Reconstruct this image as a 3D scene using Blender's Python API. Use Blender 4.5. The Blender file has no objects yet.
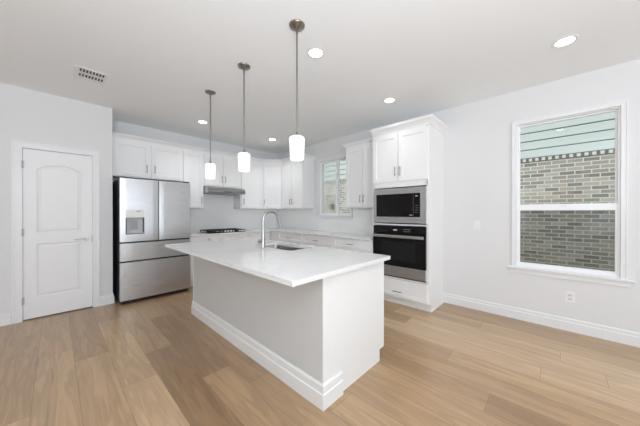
import bpy, bmesh, math, random
from mathutils import Vector, Matrix

S = bpy.context.scene
R = math.radians
random.seed(7)

# ------------------------------------------------------------------ camera
cam_d = bpy.data.cameras.new('camera')
cam_d.sensor_width = 36.0
cam_d.lens = 249.74 / 640 * 36.0
cam_d.clip_start = 0.05
cam = bpy.data.objects.new('camera', cam_d)
S.collection.objects.link(cam)
cam.location = (0, 0, 1.30)
cam.rotation_euler = (R(90 - 0.155), 0, R(-46.654))
S.camera = cam

# ------------------------------------------------------------------ world, exposure
W = bpy.data.worlds.new('daylight'); S.world = W
W.use_nodes = True
bg = W.node_tree.nodes['Background']
bg.inputs[0].default_value = (0.86, 0.95, 1.05, 1)
bg.inputs[1].default_value = 1.55
S.view_settings.view_transform = 'Standard'
S.view_settings.look = 'None'
S.view_settings.gamma = 1.0
S.view_settings.exposure = 0.0
S.view_settings.use_curve_mapping = False
S.cycles.use_denoising = True
S.cycles.max_bounces = 14
S.cycles.diffuse_bounces = 8
S.cycles.transparent_max_bounces = 16
S.cycles.sample_clamp_indirect = 6.0

# main dimensions (metres); +Y runs along the right wall, +X along the back wall
XR, YB, YD, XD, ZC = 3.866, 5.171, 4.607, 0.561, 2.781
XL, YN = -3.2, -3.6          # left wall and rear wall of the room, out of view

def area(name, loc, rot, sx, sy, power, col):
    l = bpy.data.lights.new(name, 'AREA'); l.shape = 'RECTANGLE'
    l.size, l.size_y, l.energy, l.color = sx, sy, power, col
    o = bpy.data.objects.new(name, l); S.collection.objects.link(o)
    o.location = loc; o.rotation_euler = rot
    return o
# added area lamps standing in for daylight at unseen rear and left windows
REAR = [(-1.3, 1.7), (0.60, 1.6), (2.10, 1.0)]            # centre x, width
LEFTW = [(-1.6, 1.8), (1.6, 1.8)]                  # centre y, width
for cx, w in REAR:
    area('added_rear_window_light', (cx, YN - 0.10, 1.42), (R(90), 0, R(0)), w, 2.1, 11.5 * w, (0.87, 0.96, 1.08))
for cy, w in LEFTW:
    area('added_left_window_light', (XL - 0.10, cy, 1.45), (R(90), 0, R(-90)), w, 1.7, 1.5 * w, (0.90, 0.965, 1.06))
# unseen lamps added to lift the ceiling and kitchen, standing in for bounced flash
area('bounce_lamp', (-0.50, -0.50, 1.36), (R(180), 0, 0), 1.1, 1.1, 58, (0.95, 1.02, 1.12))
area('fill_lamp', (-0.60, -1.50, 1.70), (R(145), 0, R(-30)), 1.0, 0.8, 80, (0.94, 1.01, 1.10))

# ------------------------------------------------------------------ materials
def mat(name, col, rough=0.5, metal=0.0, spec=0.5, coat=0.0):
    m = bpy.data.materials.new(name); m.use_nodes = True
    b = m.node_tree.nodes['Principled BSDF']
    b.inputs['Base Color'].default_value = (*col, 1)
    b.inputs['Roughness'].default_value = rough
    b.inputs['Metallic'].default_value = metal
    b.inputs['Specular IOR Level'].default_value = spec
    b.inputs['Coat Weight'].default_value = coat
    return m
def N(m, t, **kw):
    n = m.node_tree.nodes.new(t)
    for k, v in kw.items(): setattr(n, k, v)
    return n
def L(m, a, b): m.node_tree.links.new(a, b)
def bsdf(m): return m.node_tree.nodes['Principled BSDF']
def math_n(m, op, a, b=None, c=None):
    n = N(m, 'ShaderNodeMath', operation=op)
    for i, v in enumerate((a, b, c)):
        if v is None: continue
        if isinstance(v, (int, float)): n.inputs[i].default_value = v
        else: L(m, v, n.inputs[i])
    return n.outputs[0]
def mixc(m, fac, a, b, blend='MIX'):
    n = N(m, 'ShaderNodeMix', data_type='RGBA', blend_type=blend)
    for s, v in ((n.inputs[0], fac), (n.inputs[6], a), (n.inputs[7], b)):
        if isinstance(v, (int, float)): s.default_value = v
        elif isinstance(v, tuple): s.default_value = (*v, 1)
        else: L(m, v, s)
    return n.outputs[2]
def paint(name, col, rough, bump=0.03, scale=220):
    m = mat(name, col, rough)
    tc = N(m, 'ShaderNodeTexCoord'); nz = N(m, 'ShaderNodeTexNoise')
    nz.inputs['Scale'].default_value = scale
    L(m, tc.outputs['Object'], nz.inputs['Vector'])
    bp = N(m, 'ShaderNodeBump'); bp.inputs['Strength'].default_value = bump; bp.inputs['Distance'].default_value = 0.002
    L(m, nz.outputs[0], bp.inputs['Height']); L(m, bp.outputs[0], bsdf(m).inputs['Normal'])
    return m

M = {}
M['wall'] = paint('wall_paint', (0.74, 0.74, 0.74), 0.6, 0.05, 300)
M['ceiling'] = paint('ceiling_paint', (0.89, 0.905, 0.91), 0.8, 0.05, 200)
M['trim'] = paint('trim_paint', (0.80, 0.805, 0.81), 0.35, 0.01)
M['island'] = paint('island_shaded_side', (0.60, 0.60, 0.585), 0.5, 0.03)  # seating side of the island, its shade put into the colour
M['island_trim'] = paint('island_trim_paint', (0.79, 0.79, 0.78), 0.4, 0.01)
M['cabinet'] = paint('cabinet_paint', (0.88, 0.88, 0.875), 0.38, 0.01)
M['door'] = paint('door_paint', (0.83, 0.83, 0.83), 0.4, 0.02)
M['vinyl'] = mat('window_vinyl', (0.88, 0.885, 0.89), 0.35)
M['nickel'] = mat('brushed_nickel', (0.30, 0.28, 0.25), 0.3, 1.0)
M['pull'] = mat('pull_metal', (0.33, 0.30, 0.27), 0.35, 1.0)
M['chrome'] = mat('satin_chrome', (0.48, 0.475, 0.465), 0.3, 1.0)
M['black'] = mat('black_enamel', (0.012, 0.012, 0.012), 0.35)
M['black_gloss'] = mat('black_glass', (0.006, 0.005, 0.005), 0.06, 0, 0.25)
M['iron'] = mat('cast_iron', (0.018, 0.018, 0.018), 0.6)
M['dark'] = mat('dark_gap', (0.02, 0.02, 0.02), 0.8)
M['fridge_side'] = mat('fridge_side', (0.025, 0.025, 0.027), 0.4)
M['plate'] = mat('white_plastic', (0.82, 0.82, 0.81), 0.35)
M['slot'] = mat('slot_dark', (0.10, 0.10, 0.10), 0.6)
M['receptacle'] = mat('receptacle_plastic', (0.70, 0.70, 0.69), 0.35)
M['grey_plastic'] = mat('grey_plastic', (0.35, 0.35, 0.36), 0.4)
M['light_grey'] = mat('light_grey_plastic', (0.55, 0.56, 0.57), 0.35)
M['mark'] = mat('printed_mark', (0.6, 0.6, 0.6), 0.5)
M['lawn'] = mat('lawn', (0.16, 0.19, 0.10), 0.9)
M['siding'] = mat('mint_siding', (0.70, 0.715, 0.645), 0.6)
M['frieze'] = mat('frieze_brick', (0.82, 0.79, 0.72), 0.8)

def steel(name, col=(0.56, 0.56, 0.56), rough=0.27, axis='X'):
    m = mat(name, col, rough, 1.0)
    tc = N(m, 'ShaderNodeTexCoord'); mp = N(m, 'ShaderNodeMapping')
    mp.inputs['Scale'].default_value = (1.5, 400, 400) if axis == 'X' else (400, 400, 1.5)
    nz = N(m, 'ShaderNodeTexNoise'); nz.inputs['Scale'].default_value = 2
    L(m, tc.outputs['Object'], mp.inputs[0]); L(m, mp.outputs[0], nz.inputs['Vector'])
    mr = N(m, 'ShaderNodeMapRange'); mr.inputs[3].default_value = rough - 0.05; mr.inputs[4].default_value = rough + 0.09
    L(m, nz.outputs[0], mr.inputs[0]); L(m, mr.outputs[0], bsdf(m).inputs['Roughness'])
    return m
M['steel'] = steel('stainless_steel')
M['sink'] = steel('sink_steel', (0.5, 0.49, 0.47), 0.25)

def emit(name, col, s, base=(0.9, 0.9, 0.9)):
    m = mat(name, base, 0.3)
    bsdf(m).inputs['Emission Color'].default_value = (*col, 1)
    bsdf(m).inputs['Emission Strength'].default_value = s
    return m
M['lens'] = emit('lit_lens', (1, 0.98, 0.94), 9.0)
M['shade'] = emit('lit_white_glass', (1, 0.99, 0.97), 0.62)
M['display'] = emit('lit_display', (0.5, 0.75, 0.9), 0.5, (0.02, 0.02, 0.02))

def quartz():
    m = mat('white_quartz', (0.77, 0.765, 0.755), 0.05)
    tc = N(m, 'ShaderNodeTexCoord')
    n1 = N(m, 'ShaderNodeTexNoise'); n1.inputs['Scale'].default_value = 1.6; n1.inputs['Detail'].default_value = 8; n1.inputs['Distortion'].default_value = 1.2
    L(m, tc.outputs['Object'], n1.inputs['Vector'])
    r = N(m, 'ShaderNodeValToRGB'); e = r.color_ramp.elements
    e[0].position = 0.47; e[0].color = (0, 0, 0, 1); e[1].position = 0.5; e[1].color = (1, 1, 1, 1)
    x = e.new(0.53); x.color = (0, 0, 0, 1)
    L(m, n1.outputs[0], r.inputs[0])
    f = math_n(m, 'MULTIPLY', r.outputs[0], 0.22)
    L(m, mixc(m, f, (0.77, 0.765, 0.755), (0.62, 0.61, 0.60)), bsdf(m).inputs['Base Color'])
    return m
M['quartz'] = quartz()
def splash():
    m = mat('backsplash_tile', (0.86, 0.86, 0.85), 0.22)
    tc = N(m, 'ShaderNodeTexCoord'); sp = N(m, 'ShaderNodeSeparateXYZ'); L(m, tc.outputs['Object'], sp.inputs[0])
    s = math_n(m, 'ADD', sp.outputs[0], sp.outputs[1])
    fr = math_n(m, 'FRACT', math_n(m, 'DIVIDE', s, 0.305))
    line = math_n(m, 'LESS_THAN', fr, 0.008)
    L(m, mixc(m, line, (0.86, 0.86, 0.85), (0.79, 0.79, 0.78)), bsdf(m).inputs['Base Color'])
    return m
M['splash'] = splash()

def floor_mat():
    m = mat('oak_planks', (0.5, 0.36, 0.25), 0.30, 0, 0.75)
    PW, PL = 0.2245, 1.58
    tc = N(m, 'ShaderNodeTexCoord'); sp = N(m, 'ShaderNodeSeparateXYZ'); L(m, tc.outputs['Object'], sp.inputs[0])
    x = math_n(m, 'DIVIDE', math_n(m, 'SUBTRACT', sp.outputs[0], 0.113), PW)
    row = math_n(m, 'FLOOR', x)
    # where the boards of each row end (metres along y)
    J = {-2: 2.44, -1: 3.34, 0: 1.45, 1: 2.33, 2: 2.735, 3: 2.015, 4: 1.695, 5: 1.065, 6: 0.45, 7: 1.40, 8: 0.339, 9: 1.10, 10: 0.70, 11: 0.087, 12: -0.29, 13: -0.033, 14: 0.62, 15: 0.95}
    # tone of the board below / above that joint; right-hand rows have window sheen in their tone
    TN = {-3: (.4, .4), -2: (.7, .4), -1: (.6, .5), 0: (.66, .62), 1: (.80, .72), 2: (.05, .5), 3: (.45, .08), 4: (.42, .25), 5: (.6, .4), 6: (.4, .4), 7: (.45, .5),
          8: (.1, .35), 9: (.45, .45), 10: (.7, .5), 11: (.9, .9), 12: (.95, .9), 13: (1, .85), 14: (.8, .7), 15: (.5, .6), 16: (.4, .3)}
    jt = N(m, 'ShaderNodeValToRGB'); jt.color_ramp.interpolation = 'CONSTANT'; je = jt.color_ramp.elements
    rows = list(range(-8, 24))
    for i, r_ in enumerate(rows):
        f_ = (J.get(r_, (r_ * 0.618 % 1) * PL) + 1) / 6
        if i == 0: q_ = je[0]; q_.position = 0
        elif i == 1: q_ = je[1]; q_.position = 1 / 32
        else: q_ = je.new(i / 32)
        below, above = TN.get(r_, ((r_ * 0.754 + 0.3) % 1, (r_ * 0.57 + 0.8) % 1))
        q_.color = (f_, below, above, 1)
    L(m, math_n(m, 'DIVIDE', math_n(m, 'ADD', row, 8.5), 32.0), jt.inputs[0])
    js = N(m, 'ShaderNodeSeparateColor'); L(m, jt.outputs[0], js.inputs[0])
    joint = math_n(m, 'SUBTRACT', math_n(m, 'MULTIPLY', js.outputs[0], 6.0), 1.0)
    y = math_n(m, 'DIVIDE', math_n(m, 'SUBTRACT', sp.outputs[1], joint), PL)
    col = math_n(m, 'FLOOR', y)
    cv = N(m, 'ShaderNodeCombineXYZ'); L(m, row, cv.inputs[0]); L(m, col, cv.inputs[1]); cv.inputs[2].default_value = 3.7
    w2 = N(m, 'ShaderNodeTexWhiteNoise', noise_dimensions='3D'); L(m, cv.outputs[0], w2.inputs['Vector'])
    is_b = math_n(m, 'COMPARE', col, -1.0, 0.1); is_a = math_n(m, 'COMPARE', col, 0.0, 0.1)
    rest = math_n(m, 'SUBTRACT', math_n(m, 'SUBTRACT', 1.0, is_b), is_a)
    tone = math_n(m, 'ADD', math_n(m, 'ADD', math_n(m, 'MULTIPLY', is_b, js.outputs[1]), math_n(m, 'MULTIPLY', is_a, js.outputs[2])), math_n(m, 'MULTIPLY', rest, math_n(m, 'MULTIPLY_ADD', w2.outputs['Value'], 0.45, 0.25)))
    rp = N(m, 'ShaderNodeValToRGB'); e = rp.color_ramp.elements
    e[0].position = 0.0; e[0].color = (0.275, 0.170, 0.092, 1)
    e[1].position = 1.0; e[1].color = (0.565, 0.405, 0.255, 1)
    k = e.new(0.35); k.color = (0.375, 0.243, 0.135, 1)
    k = e.new(0.7); k.color = (0.445, 0.298, 0.168, 1)
    L(m, tone, rp.inputs[0])
    # grain, shifted per plank
    off = N(m, 'ShaderNodeVectorMath', operation='SCALE'); L(m, w2.outputs['Color'], off.inputs[0]); off.inputs[3].default_value = 40
    ad = N(m, 'ShaderNodeVectorMath', operation='ADD'); L(m, tc.outputs['Object'], ad.inputs[0]); L(m, off.outputs[0], ad.inputs[1])
    mp = N(m, 'ShaderNodeMapping'); mp.inputs['Scale'].default_value = (6.5, 0.55, 1); L(m, ad.outputs[0], mp.inputs[0])
    g1 = N(m, 'ShaderNodeTexNoise'); g1.inputs['Scale'].default_value = 1.9; g1.inputs['Detail'].default_value = 3; g1.inputs['Distortion'].default_value = 0.7
    L(m, mp.outputs[0], g1.inputs['Vector'])
    rings = math_n(m, 'SINE', math_n(m, 'MULTIPLY', g1.outputs[0], 34.0))
    mp2 = N(m, 'ShaderNodeMapping'); mp2.inputs['Scale'].default_value = (90, 3, 1); L(m, ad.outputs[0], mp2.inputs[0])
    g2 = N(m, 'ShaderNodeTexNoise'); g2.inputs['Scale'].default_value = 1.0; g2.inputs['Detail'].default_value = 4
    L(m, mp2.outputs[0], g2.inputs['Vector'])
    g = math_n(m, 'ADD', math_n(m, 'MULTIPLY', rings, 0.085), math_n(m, 'MULTIPLY', math_n(m, 'SUBTRACT', g2.outputs[0], 0.5), 0.30))
    g3 = math_n(m, 'MULTIPLY', math_n(m, 'SUBTRACT', g1.outputs[0], 0.5), 0.62)
    gain = math_n(m, 'ADD', math_n(m, 'ADD', g, g3), 1.0)
    gv = N(m, 'ShaderNodeVectorMath', operation='SCALE'); L(m, rp.outputs[0], gv.inputs[0]); L(m, gain, gv.inputs[3])
    # seams
    fx = math_n(m, 'FRACT', x); fy = math_n(m, 'FRACT', y)
    sx = math_n(m, 'LESS_THAN', math_n(m, 'MINIMUM', fx, math_n(m, 'SUBTRACT', 1.0, fx)), 0.008)
    sy = math_n(m, 'LESS_THAN', math_n(m, 'MINIMUM', fy, math_n(m, 'SUBTRACT', 1.0, fy)), 0.0011)
    seam = math_n(m, 'MAXIMUM', sx, sy)
    c = mixc(m, math_n(m, 'MULTIPLY', seam, 0.6), gv.outputs[0], (0.16, 0.10, 0.06))
    L(m, c, bsdf(m).inputs['Base Color'])
    bp = N(m, 'ShaderNodeBump'); bp.inputs['Strength'].default_value = 0.15; bp.inputs['Distance'].default_value = 0.002
    L(m, math_n(m, 'SUBTRACT', g2.outputs[0], seam), bp.inputs['Height']); L(m, bp.outputs[0], bsdf(m).inputs['Normal'])
    return m
M['floor'] = floor_mat()

def brick_mat():
    m = mat('neighbour_brick', (0.4, 0.36, 0.3), 0.85)
    tc = N(m, 'ShaderNodeTexCoord'); sp = N(m, 'ShaderNodeSeparateXYZ'); L(m, tc.outputs['Object'], sp.inputs[0])
    cv = N(m, 'ShaderNodeCombineXYZ'); L(m, sp.outputs[1], cv.inputs[0]); L(m, sp.outputs[2], cv.inputs[1])
    br = N(m, 'ShaderNodeTexBrick'); L(m, cv.outputs[0], br.inputs['Vector'])
    br.inputs['Scale'].default_value = 1.0; br.inputs['Mortar Size'].default_value = 0.0085
    br.inputs['Mortar Smooth'].default_value = 0.1; br.inputs['Brick Width'].default_value = 0.213; br.inputs['Row Height'].default_value = 0.0745
    br.inputs['Color1'].default_value = (0.34, 0.27, 0.21, 1); br.inputs['Color2'].default_value = (0.80, 0.66, 0.52, 1)
    br.inputs['Mortar'].default_value = (0.90, 0.88, 0.84, 1); br.inputs['Bias'].default_value = -0.1
    nz = N(m, 'ShaderNodeTexNoise'); nz.inputs['Scale'].default_value = 3.5; L(m, cv.outputs[0], nz.inputs['Vector'])
    f = math_n(m, 'MULTIPLY', math_n(m, 'GREATER_THAN', nz.outputs[0], 0.56), 0.35)
    notm = math_n(m, 'SUBTRACT', 1.0, br.outputs['Fac'])
    c = mixc(m, math_n(m, 'MULTIPLY', f, notm), br.outputs[0], (0.66, 0.47, 0.33))
    L(m, c, bsdf(m).inputs['Base Color'])
    bp = N(m, 'ShaderNodeBump'); bp.inputs['Strength'].default_value = 0.5; bp.inputs['Distance'].default_value = 0.006
    L(m, notm, bp.inputs['Height']); L(m, bp.outputs[0], bsdf(m).inputs['Normal'])
    return m
M['brick'] = brick_mat()

def glass_mat():
    m = bpy.data.materials.new('window_glass'); m.use_nodes = True; nt = m.node_tree; nt.nodes.clear()
    o = N(m, 'ShaderNodeOutputMaterial'); t = N(m, 'ShaderNodeBsdfTransparent'); g = N(m, 'ShaderNodeBsdfGlossy'); g.inputs['Roughness'].default_value = 0.0
    fz = N(m, 'ShaderNodeFresnel'); fz.inputs[0].default_value = 1.45; mx = N(m, 'ShaderNodeMixShader')
    t.inputs[0].default_value = (0.96, 0.98, 0.97, 1)
    L(m, math_n(m, 'MULTIPLY', fz.outputs[0], 0.6), mx.inputs[0]); L(m, t.outputs[0], mx.inputs[1]); L(m, g.outputs[0], mx.inputs[2]); L(m, mx.outputs[0], o.inputs[0])
    return m
def screen_mat(name, col, dens, through=False):
    m = bpy.data.materials.new(name); m.use_nodes = True; nt = m.node_tree; nt.nodes.clear()
    o = N(m, 'ShaderNodeOutputMaterial'); t = N(m, 'ShaderNodeBsdfTransparent'); g = N(m, 'ShaderNodeBsdfTranslucent' if through else 'ShaderNodeBsdfDiffuse')
    g.inputs[0].default_value = (*col, 1); mx = N(m, 'ShaderNodeMixShader'); mx.inputs[0].default_value = dens
    L(m, t.outputs[0], mx.inputs[1]); L(m, g.outputs[0], mx.inputs[2]); L(m, mx.outputs[0], o.inputs[0])
    return m
M['glass'] = glass_mat()
M['screen'] = screen_mat('insect_screen', (0.05, 0.055, 0.05), 0.42)
M['sunlit_screen'] = screen_mat('sunlit_insect_screen', (0.97, 0.96, 0.90), 0.36, True)  # screen whitened so the sunlit wash is in its colour

# ------------------------------------------------------------------ mesh builder
class MB:
    def __init__(s): s.v = []; s.f = []; s.sm = []
    def add(s, vs, fs, smooth=False):
        b = len(s.v); s.v += [tuple(v) for v in vs]
        for f in fs: s.f.append([b + i for i in f]); s.sm.append(smooth)
        return s
    def box(s, x0, x1, y0, y1, z0, z1, b=0.0):
        x0, x1 = min(x0, x1), max(x0, x1); y0, y1 = min(y0, y1), max(y0, y1); z0, z1 = min(z0, z1), max(z0, z1)
        if b <= 0:
            v = [(x, y, z) for z in (z0, z1) for y in (y0, y1) for x in (x0, x1)]
            return s.add(v, [(0, 2, 3, 1), (4, 5, 7, 6), (0, 1, 5, 4), (2, 6, 7, 3), (0, 4, 6, 2), (1, 3, 7, 5)])
        bm = bmesh.new(); bmesh.ops.create_cube(bm, size=1)
        for v in bm.verts: v.co = Vector(((x0 + x1) / 2 + v.co.x * (x1 - x0), (y0 + y1) / 2 + v.co.y * (y1 - y0), (z0 + z1) / 2 + v.co.z * (z1 - z0)))
        bmesh.ops.bevel(bm, geom=bm.edges[:], offset=b, segments=2, profile=0.6, affect='EDGES')
        return s.bm(bm)
    def bm(s, bm, smooth=False):
        bm.verts.index_update()
        s.add([v.co[:] for v in bm.verts], [[v.index for v in f.verts] for f in bm.faces], smooth); bm.free(); return s
    def tube(s, pts, rad, seg=14, cap=True):
        pts = [Vector(p) for p in pts]; n = len(pts)
        if isinstance(rad, (int, float)): rad = [rad] * n
        vs = []; up = None
        for i, p in enumerate(pts):
            d = (pts[min(i + 1, n - 1)] - pts[max(i - 1, 0)]).normalized()
            if up is None:
                up = Vector((0, 0, 1)) if abs(d.z) < 0.9 else Vector((1, 0, 0))
            a = (up - d * up.dot(d)).normalized(); up = a; c = d.cross(a)
            vs += [p + (a * math.cos(2 * math.pi * k / seg) + c * math.sin(2 * math.pi * k / seg)) * rad[i] for k in range(seg)]
        fs = [(i * seg + k, i * seg + (k + 1) % seg, (i + 1) * seg + (k + 1) % seg, (i + 1) * seg + k) for i in range(n - 1) for k in range(seg)]
        s.add(vs, fs, True)
        if cap:
            s.add([vs[k] for k in range(seg)], [tuple(reversed(range(seg)))]); s.add([vs[(n - 1) * seg + k] for k in range(seg)], [tuple(range(seg))])
        return s
    def lathe(s, prof, c=(0, 0, 0), seg=32, smooth=True):
        vs = []; n = len(prof)
        for r, z in prof:
            vs += [(c[0] + max(r, 1e-4) * math.cos(2 * math.pi * k / seg), c[1] + max(r, 1e-4) * math.sin(2 * math.pi * k / seg), c[2] + z) for k in range(seg)]
        fs = [(i * seg + k, i * seg + (k + 1) % seg, (i + 1) * seg + (k + 1) % seg, (i + 1) * seg + k) for i in range(n - 1) for k in range(seg)]
        return s.add(vs, fs, smooth)
    def ext(s, poly, axis, a, b):
        """extrude a 2-D polygon along an axis from a to b; poly coords are the two other axes in xyz order"""
        def P(p, t):
            q = list(p); q.insert('xyz'.index(axis), t); return tuple(q)
        n = len(poly)
        s.add([P(p, a) for p in poly] + [P(p, b) for p in poly],
              [tuple(reversed(range(n))), tuple(range(n, 2 * n))] + [(i, (i + 1) % n, n + (i + 1) % n, n + i) for i in range(n)])
        return s
    def build(s, name, m, parent=None, loc=None):
        me = bpy.data.meshes.new(name); me.from_pydata(s.v, [], s.f)
        bm = bmesh.new(); bm.from_mesh(me); bmesh.ops.recalc_face_normals(bm, faces=bm.faces[:]); bm.to_mesh(me); bm.free()
        for p, k in zip(me.polygons, s.sm): p.use_smooth = k
        me.materials.append(m)
        o = bpy.data.objects.new(name, me); S.collection.objects.link(o)
        if parent: o.parent = parent
        if loc: o.location = loc
        return o

def tag(o, label=None, cat=None, group=None, kind=None):
    if label: o['label'] = label
    if cat: o['category'] = cat
    if group: o['group'] = group
    if kind: o['kind'] = kind
    return o
def thing(name, label, cat, loc=(0, 0, 0), rz=0.0, group=None):
    o = bpy.data.objects.new(name, None); S.collection.objects.link(o)
    o.empty_display_size = 0.1; o.location = loc; o.rotation_euler = (0, 0, rz)
    return tag(o, label, cat, group)
def struct_empty(name, loc=(0, 0, 0)):
    o = bpy.data.objects.new(name, None); S.collection.objects.link(o); o.location = loc
    return tag(o, kind='structure')

def sweep(path, prof, closed=False):
    """profile (out, z) swept along a polyline; out points to the right of travel"""
    P = [Vector((p[0], p[1])) for p in path]; n = len(P); vs = []
    for i in range(n):
        ds = []
        if i > 0: ds.append((P[i] - P[i - 1]).normalized())
        if i < n - 1: ds.append((P[i + 1] - P[i]).normalized())
        ns = [Vector((d.y, -d.x)) for d in ds]
        m = ns[0] if len(ns) == 1 else (ns[0] + ns[1]) / (1 + ns[0].dot(ns[1]))
        vs += [(P[i].x + m.x * o, P[i].y + m.y * o, z) for o, z in prof]
    k = len(prof); fs = [(i * k + j, i * k + (j + 1) % k, (i + 1) * k + (j + 1) % k, (i + 1) * k + j) for i in range(n - 1) for j in range(k)]
    fs += [tuple(range(k)), tuple((n - 1) * k + j for j in reversed(range(k)))]
    return MB().add(vs, fs)

# ------------------------------------------------------------------ room shell
T = 0.14
tag(MB().box(XL - T, XR + T, YN - T, YB + T, -0.12, 0).build('floor', M['floor']), kind='structure')
tag(MB().box(XL - T, XR + T, YN - T, YB + T, ZC, ZC + 0.12).build('ceiling', M['ceiling']), kind='structure')
tag(MB().box(XD, XR + T, YB, YB + T, 0, ZC).build('wall_back', M['wall']), kind='structure')
# pantry wall (holds the door), with the niche the door sits in
DX0, DX1, DZ = -0.272, 0.352, 2.075
w = MB(); w.box(XL - T, XD, YD + 0.06, YB + T, 0, ZC)
w.box(XL - T, DX0, YD, YD + 0.06, 0, ZC); w.box(DX1, XD, YD, YD + 0.06, 0, ZC); w.box(DX0, DX1, YD, YD + 0.06, DZ, ZC)
tag(w.build('wall_pantry', M['wall']), kind='structure')

def wall_with_openings(axis, p0, p1, a0, a1, ops, name):
    """axis 'x': wall plane at x in p0..p1 spanning y a0..a1; openings (b0,b1,z0,z1)"""
    w = MB()
    def bx(b0, b1, z0, z1):
        if b1 - b0 < 1e-5 or z1 - z0 < 1e-5: return
        if axis == 'x': w.box(p0, p1, b0, b1, z0, z1)
        else: w.box(b0, b1, p0, p1, z0, z1)
    cur = a0
    for b0, b1, z0, z1 in sorted(ops):
        bx(cur, b0, 0, ZC); bx(b0, b1, 0, z0); bx(b0, b1, z1, ZC); cur = b1
    bx(cur, a1, 0, ZC)
    return tag(w.build(name, M['wall']), kind='structure')
BW = (-0.470, 0.347, 0.642, 2.360)      # big window opening (y0,y1,z0,z1)
CW = (2.86, 3.665, 1.243, 2.365)        # corner window opening
wall_with_openings('x', XR, XR + T, YN - T, YB, [BW, CW], 'wall_right')
wall_with_openings('y', YN - T, YN, XL - T, XR, [(c - w_ / 2, c + w_ / 2, 0.37, 2.47) for c, w_ in REAR], 'wall_rear')
wall_with_openings('x', XL - T, XL, YN, YD, [(c - w_ / 2, c + w_ / 2, 0.6, 2.3) for c, w_ in LEFTW], 'wall_left')

# baseboards: two-step profile
BBP = [(0, 0), (0.016, 0), (0.016, 0.095), (0.010, 0.100), (0.010, 0.128), (0.005, 0.137), (0, 0.137)]
SHOE = 0
tag(sweep([(XR, 1.176), (XR, YN)], BBP).build('baseboard_right', M['trim']), kind='structure')
tag(sweep([(XL, YD), (-0.353, YD)], BBP).build('baseboard_pantry', M['trim']), kind='structure')
tag(sweep([(0.424, YD), (XD, YD), (XD, YB)][:2] + [(XD, YB)], [(-o, z) for o, z in BBP] if False else BBP).build('baseboard_corner', M['trim']), kind='structure')
tag(sweep([(XR, YN), (XL, YN)], BBP).build('baseboard_rear', M['trim']), kind='structure')
tag(sweep([(XL, YN), (XL, YD)], BBP).build('baseboard_left', M['trim']), kind='structure')

# ------------------------------------------------------------------ pantry door
def offset_poly(p, d):
    n = len(p); out = []
    for i in range(n):
        a, b, c = Vector(p[i - 1]), Vector(p[i]), Vector(p[(i + 1) % n])
        d1 = (b - a).normalized(); d2 = (c - b).normalized()
        n1 = Vector((-d1.y, d1.x)); n2 = Vector((-d2.y, d2.x))
        m = (n1 + n2) / (1 + n1.dot(n2)); q = b + m * d; out.append((q.x, q.y))
    return out
def panel_slab(x0, x1, z0, z1, y0, th, panels, steps):
    """slab with its front at y0 (facing -y), thickness th, with moulded panels; steps [(inset, depth)]"""
    mb = MB(); bm = bmesh.new()
    outer = [(x0, z0), (x1, z0), (x1, z1), (x0, z1)]
    for poly in [outer] + panels:
        vs = [bm.verts.new((p[0], y0, p[1])) for p in poly]
        for i in range(len(vs)): bm.edges.new((vs[i], vs[(i + 1) % len(vs)]))
    bmesh.ops.triangle_fill(bm, use_beauty=True, use_dissolve=False, edges=bm.edges[:])
    mb.bm(bm)
    for poly in panels:
        prev = poly; pd = 0.0; n = len(poly)
        for ins, dep in steps:
            q = offset_poly(poly, ins)
            mb.add([(p[0], y0 + pd, p[1]) for p in prev] + [(p[0], y0 + dep, p[1]) for p in q],
                   [(i, (i + 1) % n, n + (i + 1) % n, n + i) for i in range(n)])
            prev = q; pd = dep
        mb.add([(p[0], y0 + pd, p[1]) for p in prev], [tuple(range(n))])
    o = outer
    mb.add([(p[0], y0, p[1]) for p in o] + [(p[0], y0 + th, p[1]) for p in o],
           [(i, (i + 1) % 4, 4 + (i + 1) % 4, 4 + i) for i in range(4)] + [(4, 5, 6, 7)])
    return mb
def arch(x0, x1, z0, z1, rise, n=10):
    p = [(x0, z0), (x1, z0)]
    for i in range(n + 1):
        t = i / n; x = x1 + (x0 - x1) * t
        p.append((x, z1 + rise * math.sin(math.pi * t) ** 0.8 if 0 < t < 1 else z1))
    return p
door = struct_empty('door_1', (0.04, YD, 0))
def D(x): return x - 0.04
slab = panel_slab(D(-0.266), D(0.346), 0.014, 2.066, 0.012, 0.038,
                  [arch(D(-0.158), D(0.240), 1.045, 1.835, 0.065), [(D(-0.158), 0.262), (D(0.240), 0.262), (D(0.240), 0.915), (D(-0.158), 0.915)]],
                  [(0.014, 0.009), (0.020, 0.009), (0.040, 0.002)])
slab.build('door_slab', M['door'], door)
c = MB()
for a, b in ((-0.350, -0.270), (0.350, 0.421)):
    c.box(D(a), D(b), -0.014, 0.0, 0, 2.068); 
    e = a if a < 0 else b - 0.018
    c.box(D(e), D(e + 0.018), -0.021, -0.0141, 0, 2.130)
c.box(D(-0.350), D(0.421), -0.014, 0.0, 2.0681, 2.142); c.box(D(-0.350), D(0.421), -0.021, -0.0141, 2.1301, 2.146)
for a, b in ((-0.2718, -0.2675), (0.3475, 0.3518)): c.box(D(a), D(b), 0.0, 0.058, 0, 2.07)
c.build('door_casing', M['trim'], door)
for z in (0.24, 1.06, 1.87):
    MB().tube([(D(-0.272), -0.018, z - 0.045), (D(-0.272), -0.018, z + 0.045)], 0.006, 10).box(D(-0.27), D(-0.255), 0.009, 0.0118, z - 0.045, z + 0.045).build('hinge', M['light_grey'], door)
h = MB(); hx, hz = D(0.283), 0.945
h.tube([(hx, 0.0118, hz), (hx, -0.004, hz)], 0.030, 24).tube([(hx, -0.004, hz), (hx, -0.045, hz)], 0.009, 12)
h.tube([(hx + 0.008, -0.045, hz), (hx - 0.03, -0.047, hz + 0.002), (hx - 0.075, -0.043, hz + 0.004), (hx - 0.115, -0.038, hz - 0.003)], [0.010, 0.009, 0.007, 0.006], 12)
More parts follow.
